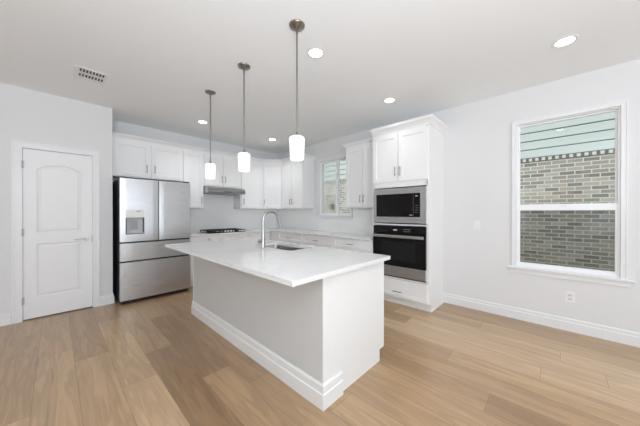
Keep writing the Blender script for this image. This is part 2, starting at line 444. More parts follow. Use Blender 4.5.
h.build('lever_handle', M['chrome'], door)
MB().box(D(0.3402), D(0.3475), 0.006, 0.0118, 0.90, 0.985).build('strike_plate', M['nickel'], door)

# ------------------------------------------------------------------ windows
def frame_yz(mb, x0, x1, y0, y1, z0, z1, wl, wr=None, wt=None, wb=None, b=0.0):
    wr = wl if wr is None else wr; wt = wl if wt is None else wt; wb = wl if wb is None else wb
    mb.box(x0, x1, y0, y0 + wl, z0, z1, b); mb.box(x0, x1, y1 - wr, y1, z0, z1, b)
    mb.box(x0, x1, y0 + wl, y1 - wr, z1 - wt, z1, b); mb.box(x0, x1, y0 + wl, y1 - wr, z0, z0 + wb, b)
    return mb
def window_trim(root, y0, y1, z0, z1, cw, X, stool=0.06):
    """picture-frame casing on the room face, stool and apron; y0,y1,z0,z1 = opening"""
    c = MB()
    c.box(X - 0.018, X, y0 - cw + 0.012, y0, z0, z1 + cw - 0.012); c.box(X - 0.018, X, y1, y1 + cw - 0.012, z0, z1 + cw - 0.012)
    c.box(X - 0.018, X, y0, y1, z1, z1 + cw - 0.012)
    c.box(X - 0.025, X, y0 - cw, y0 - cw + 0.012, z0, z1 + cw - 0.012); c.box(X - 0.025, X, y1 + cw - 0.012, y1 + cw, z0, z1 + cw - 0.012)
    c.box(X - 0.025, X, y0 - cw, y1 + cw, z1 + cw - 0.012, z1 + cw)
    c.build('window_casing', M['trim'], root)
    s = MB(); s.box(X - 0.045, X - 0.0001, y0 - cw - stool, y1 + cw + stool, z0 - 0.022, z0, 0.004)
    s.box(X - 0.0002, X + 0.05, y0, y1, z0 - 0.0, z0 + 0.004)
    s.build('window_stool', M['trim'], root)
    a = MB(); a.box(X - 0.016, X, y0 - cw - 0.02, y1 + cw + 0.02, z0 - 0.078, z0 - 0.0225, 0.003); a.build('window_apron', M['trim'], root)

root = struct_empty('window_1')
y0, y1, z0, z1 = BW
window_trim(root, y0, y1, z0, z1, 0.045, XR, 0.045)
frame_yz(MB(), XR + 0.012, XR + 0.11, y0, y1, z0 + 0.0042, z1, 0.014, 0.014, 0.008, 0.018).build('window_frame', M['vinyl'], root)
zm = 1.360
up = frame_yz(MB(), XR + 0.062, XR + 0.09, y0 + 0.014, y1 - 0.014, zm - 0.02, z1 - 0.008, 0.014, 0.014, 0.014, 0.055).build('upper_sash', M['vinyl'], root)
lo = frame_yz(MB(), XR + 0.028, XR + 0.058, y0 + 0.014, y1 - 0.014, z0 + 0.022, zm + 0.024, 0.017, 0.017, 0.06, 0.030).build('lower_sash', M['vinyl'], root)
MB().box(XR + 0.075, XR + 0.079, y0 + 0.028, y1 - 0.028, zm + 0.035, z1 - 0.022).build('glass_pane', M['glass'], up)
MB().box(XR + 0.042, XR + 0.046, y0 + 0.031, y1 - 0.031, z0 + 0.052, zm - 0.036).build('glass_pane', M['glass'], lo)
MB().add([(XR + 0.096, y0 + 0.015, z0 + 0.024), (XR + 0.096, y1 - 0.015, z0 + 0.024), (XR + 0.096, y1 - 0.015, zm), (XR + 0.096, y0 + 0.015, zm)], [(0, 1, 2, 3)]).build('insect_screen', M['screen'], root)
MB().box(XR + 0.02, XR + 0.0279, -0.09, -0.03, zm + 0.006, zm + 0.022, 0.002).build('sash_lock', M['plate'], root)

root = struct_empty('window_2')
y0, y1, z0, z1 = CW
window_trim(root, y0, y1, z0, z1, 0.055, XR, 0.02)
ym = 3.205
frame_yz(MB(), XR + 0.012, XR + 0.11, y0, y1, z0 + 0.0042, z1, 0.020, 0.020, 0.014, 0.012).build('window_frame', M['vinyl'], root)
ls = frame_yz(MB(), XR + 0.028, XR + 0.058, ym - 0.025, y1 - 0.020, z0 + 0.018, z1 - 0.014, 0.050, 0.028, 0.020, 0.016).build('sliding_sash', M['vinyl'], root)
rs = frame_yz(MB(), XR + 0.062, XR + 0.09, y0 + 0.020, ym + 0.02, z0 + 0.018, z1 - 0.014, 0.025, 0.040, 0.020, 0.016).build('fixed_sash', M['vinyl'], root)
MB().box(XR + 0.042, XR + 0.046, ym + 0.025, y1 - 0.048, z0 + 0.034, z1 - 0.034).build('glass_pane', M['glass'], ls)
MB().box(XR + 0.075, XR + 0.079, y0 + 0.045, ym - 0.02, z0 + 0.034, z1 - 0.034).build('glass_pane', M['glass'], rs)
MB().add([(XR + 0.096, ym, z0 + 0.02), (XR + 0.096, y1 - 0.021, z0 + 0.02), (XR + 0.096, y1 - 0.021, z1 - 0.016), (XR + 0.096, ym, z1 - 0.016)], [(0, 1, 2, 3)]).build('insect_screen', M['sunlit_screen'], root)

# unseen windows assumed in the rear and left walls, framing the added lamps
k = 3
for c_, w_ in REAR:
    r = struct_empty('window_%d' % k); k += 1
    f = MB(); a0, a1 = c_ - w_ / 2, c_ + w_ / 2
    for x0, x1, zz0, zz1 in ((a0, a0 + 0.05, 0.37, 2.47), (a1 - 0.05, a1, 0.37, 2.47), (a0 + 0.05, a1 - 0.05, 0.37, 0.42), (a0 + 0.05, a1 - 0.05, 2.42, 2.47), (a0 + 0.05, a1 - 0.05, 1.38, 1.43)):
        f.box(x0, x1, YN - 0.08, YN - 0.02, zz0, zz1)
    f.build('window_frame', M['vinyl'], r)
    g = MB()
    for x0, x1, zz0, zz1 in ((a0 - 0.07, a0, 0.30, 2.54), (a1, a1 + 0.07, 0.30, 2.54), (a0, a1, 2.47, 2.54), (a0, a1, 0.30, 0.37)):
        g.box(x0, x1, YN, YN + 0.018, zz0, zz1)
    g.build('window_casing', M['trim'], r)
for c_, w_ in LEFTW:
    r = struct_empty('window_%d' % k); k += 1
    a0, a1 = c_ - w_ / 2, c_ + w_ / 2
    f = frame_yz(MB(), XL - 0.08, XL - 0.02, a0, a1, 0.6, 2.3, 0.05); f.box(XL - 0.08, XL - 0.02, a0 + 0.05, a1 - 0.05, 1.43, 1.48)
    f.build('window_frame', M['vinyl'], r)
    frame_yz(MB(), XL, XL + 0.018, a0 - 0.07, a1 + 0.07, 0.53, 2.37, 0.07).build('window_casing', M['trim'], r)

# ------------------------------------------------------------------ cabinets
def bar_pull(x, z, y, ori, ln=0.128):
    """bar pull on a front whose face is at y (facing -y)"""
    r = 0.0055; m = MB(); h_ = ln / 2
    if ori == 'v':
        m.tube([(x, y - 0.030, z - h_), (x, y - 0.030, z + h_)], r, 10)
        for s_ in (-1, 1): m.tube([(x, y - 0.0002, z + s_ * (h_ - 0.018)), (x, y - 0.027, z + s_ * (h_ - 0.018))], 0.0045, 8)
    else:
        m.tube([(x - h_, y - 0.030, z), (x + h_, y - 0.030, z)], r, 10)
        for s_ in (-1, 1): m.tube([(x + s_ * (h_ - 0.018), y - 0.0002, z), (x + s_ * (h_ - 0.018), y - 0.027, z)], 0.0045, 8)
    return m
def front(root, kind, x0, x1, z0, z1, pull, rail=0.058, y=-0.021, name=None):
    g = 0.003
    x0 += g; x1 -= g
    st = [(0.0, 0.0), (0.006, 0.008)] if False else [(0.004, 0.010)]
    pn = [(x0 + rail, z0 + rail), (x1 - rail, z0 + rail), (x1 - rail, z1 - rail), (x0 + rail, z1 - rail)]
    o = panel_slab(x0, x1, z0, z1, y, 0.020, [pn], st).build(name or kind, M['cabinet'], root)
    if pull:
        bar_pull(*pull[:2], y, pull[2]).build('pull', M['pull'], o)
    return o
def upper(label, X, Y, rz, w, z0, z1, doors, d=0.308, group=None):
    """doors: list of (x0,x1,handle x or None)"""
    r = thing('wall_cabinet', label, 'cabinet', (X, Y, z0), rz, group)
    h_ = z1 - z0
    MB().box(0.0006, w - 0.0006, 0, d, 0, h_, 0.001).build('body', M['cabinet'], r)
    for x0, x1, hx in doors:
        front(r, 'door', x0, x1, 0.014, h_ - 0.042, (hx, 0.014 + 0.075 + 0.064, 'v') if hx is not None else None)
    return r
UZ0, UZ1 = 1.378, 2.442
FY = YB - 0.309
upper('white two-door wall cabinet above the steel refrigerator', 0.566, FY, 0, 0.999, 1.850, UZ1, [(0.02, 0.50, 0.455), (0.52, 0.985, 0.565)])
upper('narrow single-door white wall cabinet between refrigerator cabinet and range hood', 1.565, FY, 0, 0.365, UZ0, UZ1, [(0.010, 0.355, 0.315)])
upper('short white two-door wall cabinet directly above the steel range hood', 1.930, FY, 0, 0.760, 1.803, UZ1, [(0.012, 0.378, 0.345), (0.382, 0.748, 0.415)])
upper('single-door white wall cabinet right of the range hood', 2.690, FY, 0, 0.560, UZ0, UZ1, [(0.020, 0.545, 0.062)])
# diagonal corner cabinet
cc = thing('corner_wall_cabinet', 'white wall cabinet set diagonally in the kitchen corner', 'cabinet', (3.2505, FY, UZ0))
Xf = XR - 0.309
q = [(0, 0), (Xf - 3.2505, 4.556 - FY), (XR - 0.001 - 3.2505, 4.556 - FY), (XR - 0.001 - 3.2505, YB - 0.001 - FY), (0, YB - 0.001 - FY)]
MB().ext(q, 'z', 0, UZ1 - UZ0).build('body', M['cabinet'], cc)
dl = math.hypot(q[1][0], q[1][1]); ang = math.atan2(q[1][1], q[1][0])
# door modelled straight, then turned onto the diagonal
dd = front(cc, 'door', 0.012, dl - 0.012, 0.014, UZ1 - UZ0 - 0.042, (0.045, 0.153, 'v'))
dd.rotation_euler = (0, 0, ang)
# right wall (fronts face -x): local x runs towards -Y
upper('white two-door wall cabinet left of the kitchen window', Xf, 4.5555, R(-90), 0.732, UZ0, UZ1, [(0.012, 0.364, 0.332), (0.368, 0.720, 0.400)])
upper('white two-door wall cabinet between the kitchen window and the oven tower', Xf, 2.722, R(-90), 0.720, UZ0, UZ1, [(0.012, 0.356, 0.326), (0.364, 0.708, 0.394)])

CROWN = [(0.0, 0.0), (0.006, 0.0), (0.010, 0.012), (0.030, 0.030), (0.052, 0.042), (0.056, 0.058), (0.0, 0.058)]
def crown(path, z, label, name='crown_moulding', parent=None):
    o = sweep(path, [(a, b + z) for a, b in CROWN]).build(name, M['cabinet'], parent)
    if label: tag(o, label, 'moulding')
    return o
F2 = FY - 0.001
crown([(0.566, FY), (3.2505, FY), (Xf, 4.556), (Xf, 3.8235), (XR - 0.001, 3.8235)], UZ1 + 0.0005, 'white crown moulding along the cabinets from refrigerator round the corner to the window')
crown([(XR - 0.001, 2.722), (Xf, 2.722), (Xf, 2.003)], UZ1 + 0.0005, 'short white crown moulding on the cabinet between window and oven tower')

# base cabinets
BZ = 0.880
BY = YB - 0.606
BX = XR - 0.606
def base(label, X, Y, rz, w, fronts, d=0.604, group=None):
    r = thing('base_cabinet', label, 'cabinet', (X, Y, 0), rz, group)
    MB().box(0.0006, w - 0.0006, 0, d, 0.102, BZ - 0.0005, 0.001).build('body', M['cabinet'], r)
    MB().box(0.0006, w - 0.0006, 0.07, d, 0.0, 0.1018).build('toe_kick', M['cabinet'], r)
    for kind, x0, x1, z0, z1, pull in fronts:
        front(r, kind, x0, x1, z0, z1, pull, 0.035 if kind == 'drawer' else 0.058)
    return r
base('narrow white base cabinet between refrigerator and cooktop', 1.565, BY, 0, 0.365,
     [('door', 0.012, 0.355, 0.115, 0.860, (0.328, 0.775, 'v'))])
base('white base cabinet directly under the gas cooktop', 1.930, BY, 0, 0.760,
     [('drawer', 0.012, 0.378, 0.720, 0.860, (0.195, 0.790, 'h')), ('drawer', 0.382, 0.748, 0.720, 0.860, (0.565, 0.790, 'h')),
      ('door', 0.012, 0.378, 0.115, 0.710, (0.345, 0.60, 'v')), ('door', 0.382, 0.748, 0.115, 0.710, (0.415, 0.60, 'v'))])
base('white base cabinet right of the cooktop on the back wall', 2.690, BY, 0, 0.548,
     [('drawer', 0.012, 0.530, 0.720, 0.860, None), ('door', 0.012, 0.530, 0.115, 0.710, (0.05, 0.60, 'v'))])
cb = thing('corner_base_cabinet', 'blind white base cabinet in the kitchen corner under the countertop', 'cabinet', (BX, 4.564, 0))
MB().box(0, 0.604, -0.273, 0.604, 0.102, BZ - 0.0005).build('body', M['cabinet'], cb)
MB().box(0.07, 0.604, -0.273, 0.604, 0.0, 0.1018).build('toe_kick', M['cabinet'], cb)
wd = (4.290 - 2.003) / 3
for i, lab in enumerate(('white drawer-over-doors base cabinet on right wall, nearest the corner',
                         'middle white drawer-over-doors base cabinet below the kitchen window',
                         'white drawer-over-doors base cabinet on right wall, beside the oven tower')):
    base(lab, BX, 4.290 - i * wd, R(-90), wd,
         [('drawer', 0.012, wd - 0.012, 0.720, 0.860, (wd / 2, 0.790, 'h')),
          ('door', 0.012, wd / 2 - 0.002, 0.115, 0.710, (wd / 2 - 0.035, 0.61, 'v')), ('door', wd / 2 + 0.002, wd - 0.012, 0.115, 0.710, (wd / 2 + 0.035, 0.61, 'v'))])

# countertop on the back and right runs
CZ = 0.911
ct = MB().ext([(1.545, BY - 0.045), (BX - 0.045, BY - 0.045), (BX - 0.045, 2.004), (XR - 0.0005, 2.004), (XR - 0.0005, YB - 0.0005), (1.545, YB - 0.0005)], 'z', BZ, CZ)
tag(ct.build('countertop', M['quartz']), 'white quartz L-shaped countertop along the back and right walls', 'countertop')
tag(MB().box(1.566, XR - 0.0125, YB - 0.012, YB - 0.0003, CZ + 0.0003, UZ0 - 0.0005).box(1.9305, 2.6895, YB - 0.012, YB - 0.0003, UZ0 - 0.0004, 1.6700).build('backsplash', M['splash']), 'pale grey tile backsplash behind the gas cooktop on the back wall', 'backsplash')
b2 = MB(); 
b2.box(XR - 0.012, XR - 0.0003, 3.742, YB - 0.0002, CZ + 0.0003, UZ0 - 0.0005)
b2.box(XR - 0.012, XR - 0.0003, 2.780, 3.7419, CZ + 0.0003, 1.164)
b2.box(XR - 0.012, XR - 0.0003, 2.0045, 2.7799, CZ + 0.0003, UZ0 - 0.0005)
tag(b2.build('backsplash', M['splash']), 'pale grey tile backsplash below the kitchen window on the right wall', 'backsplash')

# ------------------------------------------------------------------ oven tower
TY0, TY1, TX = 1.178, 2.003, 3.277        # door faces at TX-0.021 = 3.256
tw = thing('oven_tower', 'tall white cabinet tower holding the microwave and wall oven', 'cabinet', (TX, TY1, 0), R(-90))
TW = TY1 - TY0; TD = XR - TX - 0.001
b = MB()
side = [(0, 0.100), (0.072, 0.100), (0.072, 0), (TD, 0), (TD, UZ1), (0, UZ1)]
b.ext(side, 'x', TW - 0.019, TW - 0.0004); b.ext(side, 'x', 0.0004, 0.019)
b.box(0.019, TW - 0.019, TD - 0.010, TD, 0.1, UZ1)
for a0, a1 in ((0.100, 0.118), (0.372, 0.390), (1.118, 1.136), (1.652, 1.735), (2.395, UZ1)): b.box(0.0191, TW - 0.0191, 0.0, TD - 0.0101, a0, a1)
b.box(0.0191, 0.030, 0, 0.02, 0.118, UZ1); b.box(TW - 0.030, TW - 0.0191, 0, 0.02, 0.118, UZ1)
b.build('body', M['cabinet'], tw)
MB().box(0.0192, TW - 0.0192, 0.072, 0.09, 0, 0.0998).build('toe_kick', M['cabinet'], tw)
MB().box(TW, TW + 0.010, 0.062, TD, 0, 0.018, 0.002).build('shoe_moulding', M['cabinet'], tw)
front(tw, 'door', 0.012, TW / 2 - 0.001, 1.728, 2.400, (TW / 2 - 0.034, 1.868, 'v'))
front(tw, 'door', TW / 2 + 0.001, TW - 0.012, 1.728, 2.400, (TW / 2 + 0.034, 1.868, 'v'))
front(tw, 'drawer', 0.012, TW - 0.012, 0.128, 0.368, (TW / 2, 0.205, 'h'), 0.045)
cr = sweep([(TX, TY1 + 0.0), (TX, TY0), (XR - 0.001, TY0)], [(a * 1.15, bb * 1.55 + UZ1 - 0.012) for a, bb in CROWN])
cr.v = [(-(y - TY1), (x - TX), z) for x, y, z in cr.v]      # world -> tower frame
cr.build('crown', M['cabinet'], tw)

def tower_thing(name, label, cat): return thing(name, label, cat, (TX, TY1, 0), R(-90))
# microwave with trim kit   (local x 0.026..0.796 -> Y 1.977..1.207)
mw = tower_thing('microwave', 'built-in stainless microwave with black glass door above the wall oven', 'microwave')
x0, x1, z0, z1 = 0.026, TW - 0.030, 1.152, 1.636
MB().box(0.06, TW - 0.06, 0.0015, 0.45, 1.19, 1.60).build('body', M['black'], mw)
t = MB(); fr = 0.038
t.box(x0, x1, -0.018, -0.0005, z1 - fr - 0.012, z1, 0.002); t.box(x0, x1, -0.018, -0.0005, z0, z0 + 0.056, 0.002)
t.box(x0, x0 + fr, -0.018, -0.0005, z0 + 0.0562, z1 - fr - 0.0122, 0.002); t.box(x1 - 0.06, x1, -0.018, -0.0005, z0 + 0.0562, z1 - fr - 0.0122, 0.002)
t.build('trim_kit', M['steel'], mw)
t = MB(); gx0, gx1, gz0, gz1 = x0 + fr + 0.001, x1 - 0.061, z0 + 0.057, z1 - fr - 0.013
t.box(gx0, gx1, -0.026, -0.001, gz1 - 0.030, gz1, 0.002); t.box(gx0, gx1, -0.026, -0.001, gz0, gz0 + 0.028, 0.002)
t.box(gx0, gx0 + 0.012, -0.026, -0.001, gz0 + 0.0282, gz1 - 0.0302); t.box(gx1 - 0.012, gx1, -0.026, -0.001, gz0 + 0.0282, gz1 - 0.0302)
dr = t.build('door', M['steel'], mw)
MB().box(gx0 + 0.0122, gx1 - 0.0122, -0.022, -0.001, gz0 + 0.0284, gz1 - 0.0304).build('door_glass', M['black_gloss'], dr)
cp = MB().box(gx1 - 0.105, gx1 - 0.104, -0.0225, -0.0221, gz0 + 0.03, gz1 - 0.032)
cp.box(gx1 - 0.075, gx1 - 0.045, -0.0225, -0.0221, gz1 - 0.075, gz1 - 0.062)
for i in range(4): cp.box(gx1 - 0.078, gx1 - 0.040, -0.0225, -0.0221, gz0 + 0.09 + i * 0.03, gz0 + 0.092 + i * 0.03)
cp.box(gx1 - 0.16, gx1 - 0.115, -0.0225, -0.0221, gz0 + 0.05, gz0 + 0.057)
cp.build('control_marks', M['mark'], mw)
# wall oven
ov = tower_thing('wall_oven', 'black glass and stainless single wall oven below the microwave', 'oven')
x0, x1 = 0.026, TW - 0.030
MB().box(0.06, TW - 0.06, 0.0015, 0.52, 0.41, 1.08).build('body', M['black'], ov)
cpn = MB().box(x0, x1, -0.020, -0.0005, 1.004, 1.108, 0.002).build('control_panel', M['black_gloss'], ov)
MB().box(0.345, 0.40, -0.0207, -0.0203, 1.045, 1.062).build('display', M['mark'], cpn)
for i in range(5):
    for zc in (1.0375, 1.0645):
        MB().box(0.50 + i * 0.02, 0.509 + i * 0.02, -0.0207, -0.0203, zc - 0.0025, zc + 0.0025).build('indicator_mark', M['mark'], cpn)
dr = MB().box(x0, x1, -0.034, -0.0005, 0.552, 1.000, 0.004).build('door', M['black_gloss'], ov)
MB().box(x0, x1, -0.036, -0.0005, 0.412, 0.551, 0.003).build('lower_rail', M['steel'], dr)
MB().box(x0 + 0.13, x1 - 0.13, -0.0345, -0.0341, 0.64, 0.89).build('oven_window', mat('oven_window_glass', (0.012, 0.012, 0.012), 0.08, 0, 0.3), dr)
MB().box(0.37, 0.42, -0.0365, -0.0361, 0.487, 0.495).build('badge', M['grey_plastic'], dr)
hb = MB(); hz = 0.968
hb.box(x0 + 0.012, x1 - 0.012, -0.080, -0.060, hz - 0.020, hz + 0.020, 0.007)
for xx in (x0 + 0.05, x1 - 0.07): hb.box(xx, xx + 0.02, -0.0605, -0.0342, hz - 0.012, hz + 0.012)
hb.build('door_handle', M['steel'], dr)
MB().box(x0, x1, -0.016, -0.0005, 0.394, 0.410, 0.002).build('vent_trim', M['black'], ov)

# ------------------------------------------------------------------ refrigerator
FX0, FX1, FYF = 0.610, 1.522, 4.366
rf = thing('refrigerator', 'stainless four-door refrigerator with water dispenser and black sides', 'refrigerator', (FX0, FYF, 0))
FW = FX1 - FX0
MB().box(0.004, FW - 0.004, 0.076, 0.755, 0.045, 1.775, 0.006).box(0.02, FW - 0.02, 0.10, 0.74, 0.0, 0.0448).build('body', M['fridge_side'], rf)
MB().box(0.02, FW - 0.02, 0.05, 0.09, 0.012, 0.0445).build('kick_grille', M['black'], rf)
def fdoor(name, x0, x1, z0, z1, hole=None):
    """slightly bowed stainless door front"""
    n = 14; vs = []; fs = []
    o = []
    for i in range(n + 1):
        x = x0 + (x1 - x0) * i / n
        e = min(i, n - i) / n
        o.append((x, 0.003 - 0.003 * min(1, e * 8)))
    prof = o + [(x1, 0.070), (x0, 0.070)]
    m = MB()
    if hole is None:
        m.ext(prof, 'z', z0, z1); ob = m.build(name, M['steel'], rf)
    else:
        hx0, hx1, hz0, hz1 = hole
        L_ = [p for p in o if p[0] < hx0 - 1e-6] + [(hx0, 0)]; R_ = [(hx1, 0)] + [p for p in o if p[0] > hx1 + 1e-6]
        m.ext(prof, 'z', z0, hz0); m.ext(prof, 'z', hz1, z1)
        m.ext(L_ + [(hx0, 0.070), (x0, 0.070)], 'z', hz0, hz1); m.ext(R_ + [(x1, 0.070), (hx1, 0.070)], 'z', hz0, hz1)
        m.box(hx0, hx1, 0.060, 0.070, hz0, hz1)
        ob = m.build(name, M['steel'], rf)
    return ob
split = 0.462
HO = (0.062, 0.282, 1.000, 1.315)
ld = fdoor('left_door', 0.0, split - 0.006, 0.885, 1.778, HO)
fdoor('right_door', split + 0.006, FW, 0.885, 1.778)
fdoor('upper_drawer', 0.0, FW, 0.615, 0.862)
fdoor('lower_drawer', 0.0, FW, 0.062, 0.592)
g = MB().box(0.006, FW - 0.006, 0.024, 0.0755, 0.8625, 0.8845).box(0.006, FW - 0.006, 0.024, 0.0755, 0.5925, 0.6145).box(split - 0.0055, split + 0.0055, 0.02, 0.0755, 0.885, 1.77)
g.build('handle_recess', M['black'], rf)
# dispenser
MB().box(HO[0], HO[1], -0.003, 0.012, 1.2251, 1.335, 0.002).build('dispenser_panel', M['plate'], ld)
MB().box(0.185, 0.235, -0.0036, -0.0031, 1.342 - 0.03, 1.352 - 0.03).build('dispenser_display', M['slot'], ld)
c_ = MB(); c_.box(HO[0], HO[0] + 0.012, -0.002, 0.0595, 1.0, 1.225); c_.box(HO[1] - 0.012, HO[1], -0.002, 0.0595, 1.0, 1.225); MB().box(HO[0] + 0.012, HO[1] - 0.012, 0.052, 0.0595, 1.0, 1.225).build('cavity_back', M['light_grey'], ld); c_.box(HO[0], HO[1], -0.002, 0.0595, 0.988, 1.0)
c_.build('dispenser_cavity', M['slot'], ld)
MB().box(0.125, 0.205, 0.028, 0.040, 1.055, 1.19, 0.004).build('dispenser_paddle', M['grey_plastic'], ld)
MB().box(HO[0] + 0.013, HO[1] - 0.013, 0.0, 0.051, 1.0005, 1.010).build('drip_tray', M['light_grey'], ld)
for xx in (0.004, FW - 0.094): MB().box(xx, xx + 0.09, 0.03, 0.16, 1.7785, 1.800, 0.004).build('hinge_cover', M['black'], rf)

# ------------------------------------------------------------------ range hood
hd = thing('range_hood', 'slim stainless under-cabinet range hood over the cooktop', 'range hood', (1.931, YB, 1.665))
prof = [(-0.014, 0.005), (-0.014, 0.1365), (-0.340, 0.1365), (-0.470, 0.112), (-0.508, 0.080), (-0.520, 0.045), (-0.520, 0.022), (-0.514, 0.006), (-0.505, 0.005)]
MB().ext(prof, 'x', 0.001, 0.758).build('canopy', steel('hood_steel', (0.40, 0.40, 0.395), 0.22), hd)
for a0 in (0.06, 0.40): MB().box(a0, a0 + 0.30, -0.44, -0.10, -0.001, 0.0046).build('filter', M['grey_plastic'], hd)
MB().box(0.30, 0.46, -0.5215, -0.5202, 0.026, 0.038).build('switch_strip', M['slot'], hd)

# ------------------------------------------------------------------ cooktop
ck = thing('gas_cooktop', 'black gas cooktop with cast-iron grates set in the back counter', 'cooktop', (1.945, 4.605, CZ))
CWd = 0.735
MB().box(0, CWd, 0.0, 0.50, 0.0005, 0.010, 0.003).build('cooktop_plate', M['black_gloss'], ck)
for bx_, by_, br in ((0.14, 0.15, 0.035), (0.14, 0.37, 0.045), (0.3675, 0.30, 0.055), (0.595, 0.15, 0.045), (0.595, 0.37, 0.035)):
    MB().lathe([(0, 0.0), (br, 0.0), (br, 0.012), (br * 0.8, 0.014), (br * 0.8, 0.020), (0, 0.021)], (bx_, by_, 0.0101), 24).build('burner', M['iron'], ck)
for i in range(3):
    a0 = 0.012 + i * 0.24; a1 = a0 + 0.231; g = MB(); zt = 0.046; y0_, y1_ = (0.03 if i != 1 else 0.10), 0.485
    for yy in (y0_, (y0_ + y1_) / 2, y1_): g.box(a0, a1, yy - 0.005, yy + 0.005, zt - 0.012, zt)
    for xx in (a0 + 0.005, (a0 + a1) / 2, a1 - 0.005): g.box(xx - 0.005, xx + 0.005, y0_, y1_, zt - 0.0121, zt + 0.0001)
    for yy in (y0_ + .11, y1_ - .11): g.box(a0 + 0.05, a1 - 0.05, yy - 0.004, yy + 0.004, zt - 0.011, zt - 0.0001)
    for xx in (a0 + 0.005, a1 - 0.005):
        for yy in (y0_, y1_): g.box(xx - 0.006, xx + 0.006, yy - 0.006, yy + 0.006, 0.0102, zt - 0.012)
    g.build('grate', M['iron'], ck)
for i in range(5):
    MB().lathe([(0, 0), (0.019, 0), (0.019, 0.004), (0.016, 0.006), (0.0145, 0.028), (0, 0.029)], (0.245 + i * 0.062, 0.05, 0.0101), 20).build('knob', M['chrome'], ck)

# ------------------------------------------------------------------ island
IX0, IX1, IY0, IY1 = 1.218, 2.022, 1.120, 3.400
isl = thing('kitchen_island', 'large white kitchen island with plinth trim in the middle of the room', 'island', (IX0, IY0, 0))
w_, l_ = IX1 - IX0, IY1 - IY0; IZ = 0.8795
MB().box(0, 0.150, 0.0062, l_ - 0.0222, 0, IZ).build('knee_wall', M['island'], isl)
e = MB()
e.ext([(-0.002, 0), (w_ - 0.075, 0), (w_ - 0.075, 0.100), (w_, 0.100), (w_, IZ), (-0.002, IZ)], 'y', 0.0, 0.006)
e.build('end_panel', M['island_trim'], isl)
e = MB(); e.ext([(-0.002, 0), (w_ - 0.075, 0), (w_ - 0.075, 0.100), (w_, 0.100), (w_, IZ), (-0.002, IZ)], 'y', l_ - 0.022, l_)
e.build('end_panel', M['island_trim'], isl)
# cabinet carcass, with a well for the sink
SX0, SX1, SY0, SY1 = 1.628, 1.985, 1.950, 2.640
sx0, sx1, sy0, sy1 = SX0 - IX0 - 0.015, w_ - 0.019, SY0 - IY0 - 0.02, SY1 - IY0 + 0.02
cb_ = MB(); fx = w_ - 0.021
cb_.box(0.1503, fx, 0.0222, sy0, 0.1001, IZ); cb_.box(0.1503, fx, sy1, l_ - 0.0222, 0.1001, IZ); cb_.box(0.1503, sx0, sy0, sy1, 0.1001, IZ); cb_.box(sx0, fx, sy0, sy1, 0.1001, 0.60)
cb_.box(fx - 0.012, fx, sy0, sy1, 0.6001, IZ)
cb_.build('cabinet_body', M['cabinet'], isl)
MB().box(0.1503, w_ - 0.076, 0.0222, l_ - 0.0222, 0, 0.0999).build('toe_kick', M['cabinet'], isl)
# plinth trim round the knee wall
TR = [(0, 0), (0.020, 0), (0.020, 0.098), (0.013, 0.104), (0.013, 0.150), (0.006, 0.163), (0, 0.163)]
tr = sweep([(-0.002, l_), (-0.002, 0.0), (0.190, 0.0)], [(a, z) for a, z in TR])
# travel is towards -y then +x: the room lies on the right-hand (outer) side
tr.build('base_trim', M['island_trim'], isl)
# fronts on the kitchen side (face +x), in a turned frame
ys = [0.03, 0.03 + 0.60, sy0 + 0.001, sy1 - 0.001, l_ - 0.03]
def isl_front(kind, a0, a1, z0, z1, pull, rail):
    o = front(isl, kind, a0, a1, z0, z1, pull, rail, y=-0.0205)
    o.rotation_euler = (0, 0, R(90)); o.location = (fx, 0, 0)
    return o
spans = [(0.03, 0.43), (0.435, 0.84), (0.845, 1.20), (1.205, 1.56), (1.565, 1.90), (1.905, l_ - 0.03)]
for a0, a1 in spans:
    isl_front('drawer', a0, a1, 0.720, 0.860, ((a0 + a1) / 2, 0.79, 'h'), 0.035)
    isl_front('door', a0, a1, 0.115, 0.710, (a1 - 0.04, 0.60, 'v'), 0.058)

# island countertop with sink cut-out
def rrect(x0, x1, y0, y1, r, n=6):
    p = []
    for cx, cy, a in ((x1 - r, y0 + r, -90), (x1 - r, y1 - r, 0), (x0 + r, y1 - r, 90), (x0 + r, y0 + r, 180)):
        for i in range(n + 1): t = R(a + 90 * i / n); p.append((cx + r * math.cos(t), cy + r * math.sin(t)))
    return p
TX0, TX1_, TY0_, TY1_ = 0.915, 2.062, 1.075, 3.447
def slab_with_hole(outer, hole, z0, z1):
    mb = MB()
    for z in (z0, z1):
        bm = bmesh.new()
        for poly in (outer, hole):
            vs = [bm.verts.new((p[0], p[1], z)) for p in poly]
            for i in range(len(vs)): bm.edges.new((vs[i], vs[(i + 1) % len(vs)]))
        bmesh.ops.triangle_fill(bm, use_beauty=True, use_dissolve=False, edges=bm.edges[:]); mb.bm(bm)
    for poly in (outer, hole):
        n = len(poly); mb.add([(p[0], p[1], z0) for p in poly] + [(p[0], p[1], z1) for p in poly], [(i, (i + 1) % n, n + (i + 1) % n, n + i) for i in range(n)])
    return mb
hole = rrect(SX0, 1.974, SY0, SY1, 0.045)
ic = slab_with_hole(rrect(TX0, TX1_, TY0_, TY1_, 0.006, 3), hole, BZ, CZ)
tag(ic.build('island_countertop', M['quartz']), 'white quartz countertop on the island with an undermount sink cut-out', 'countertop')

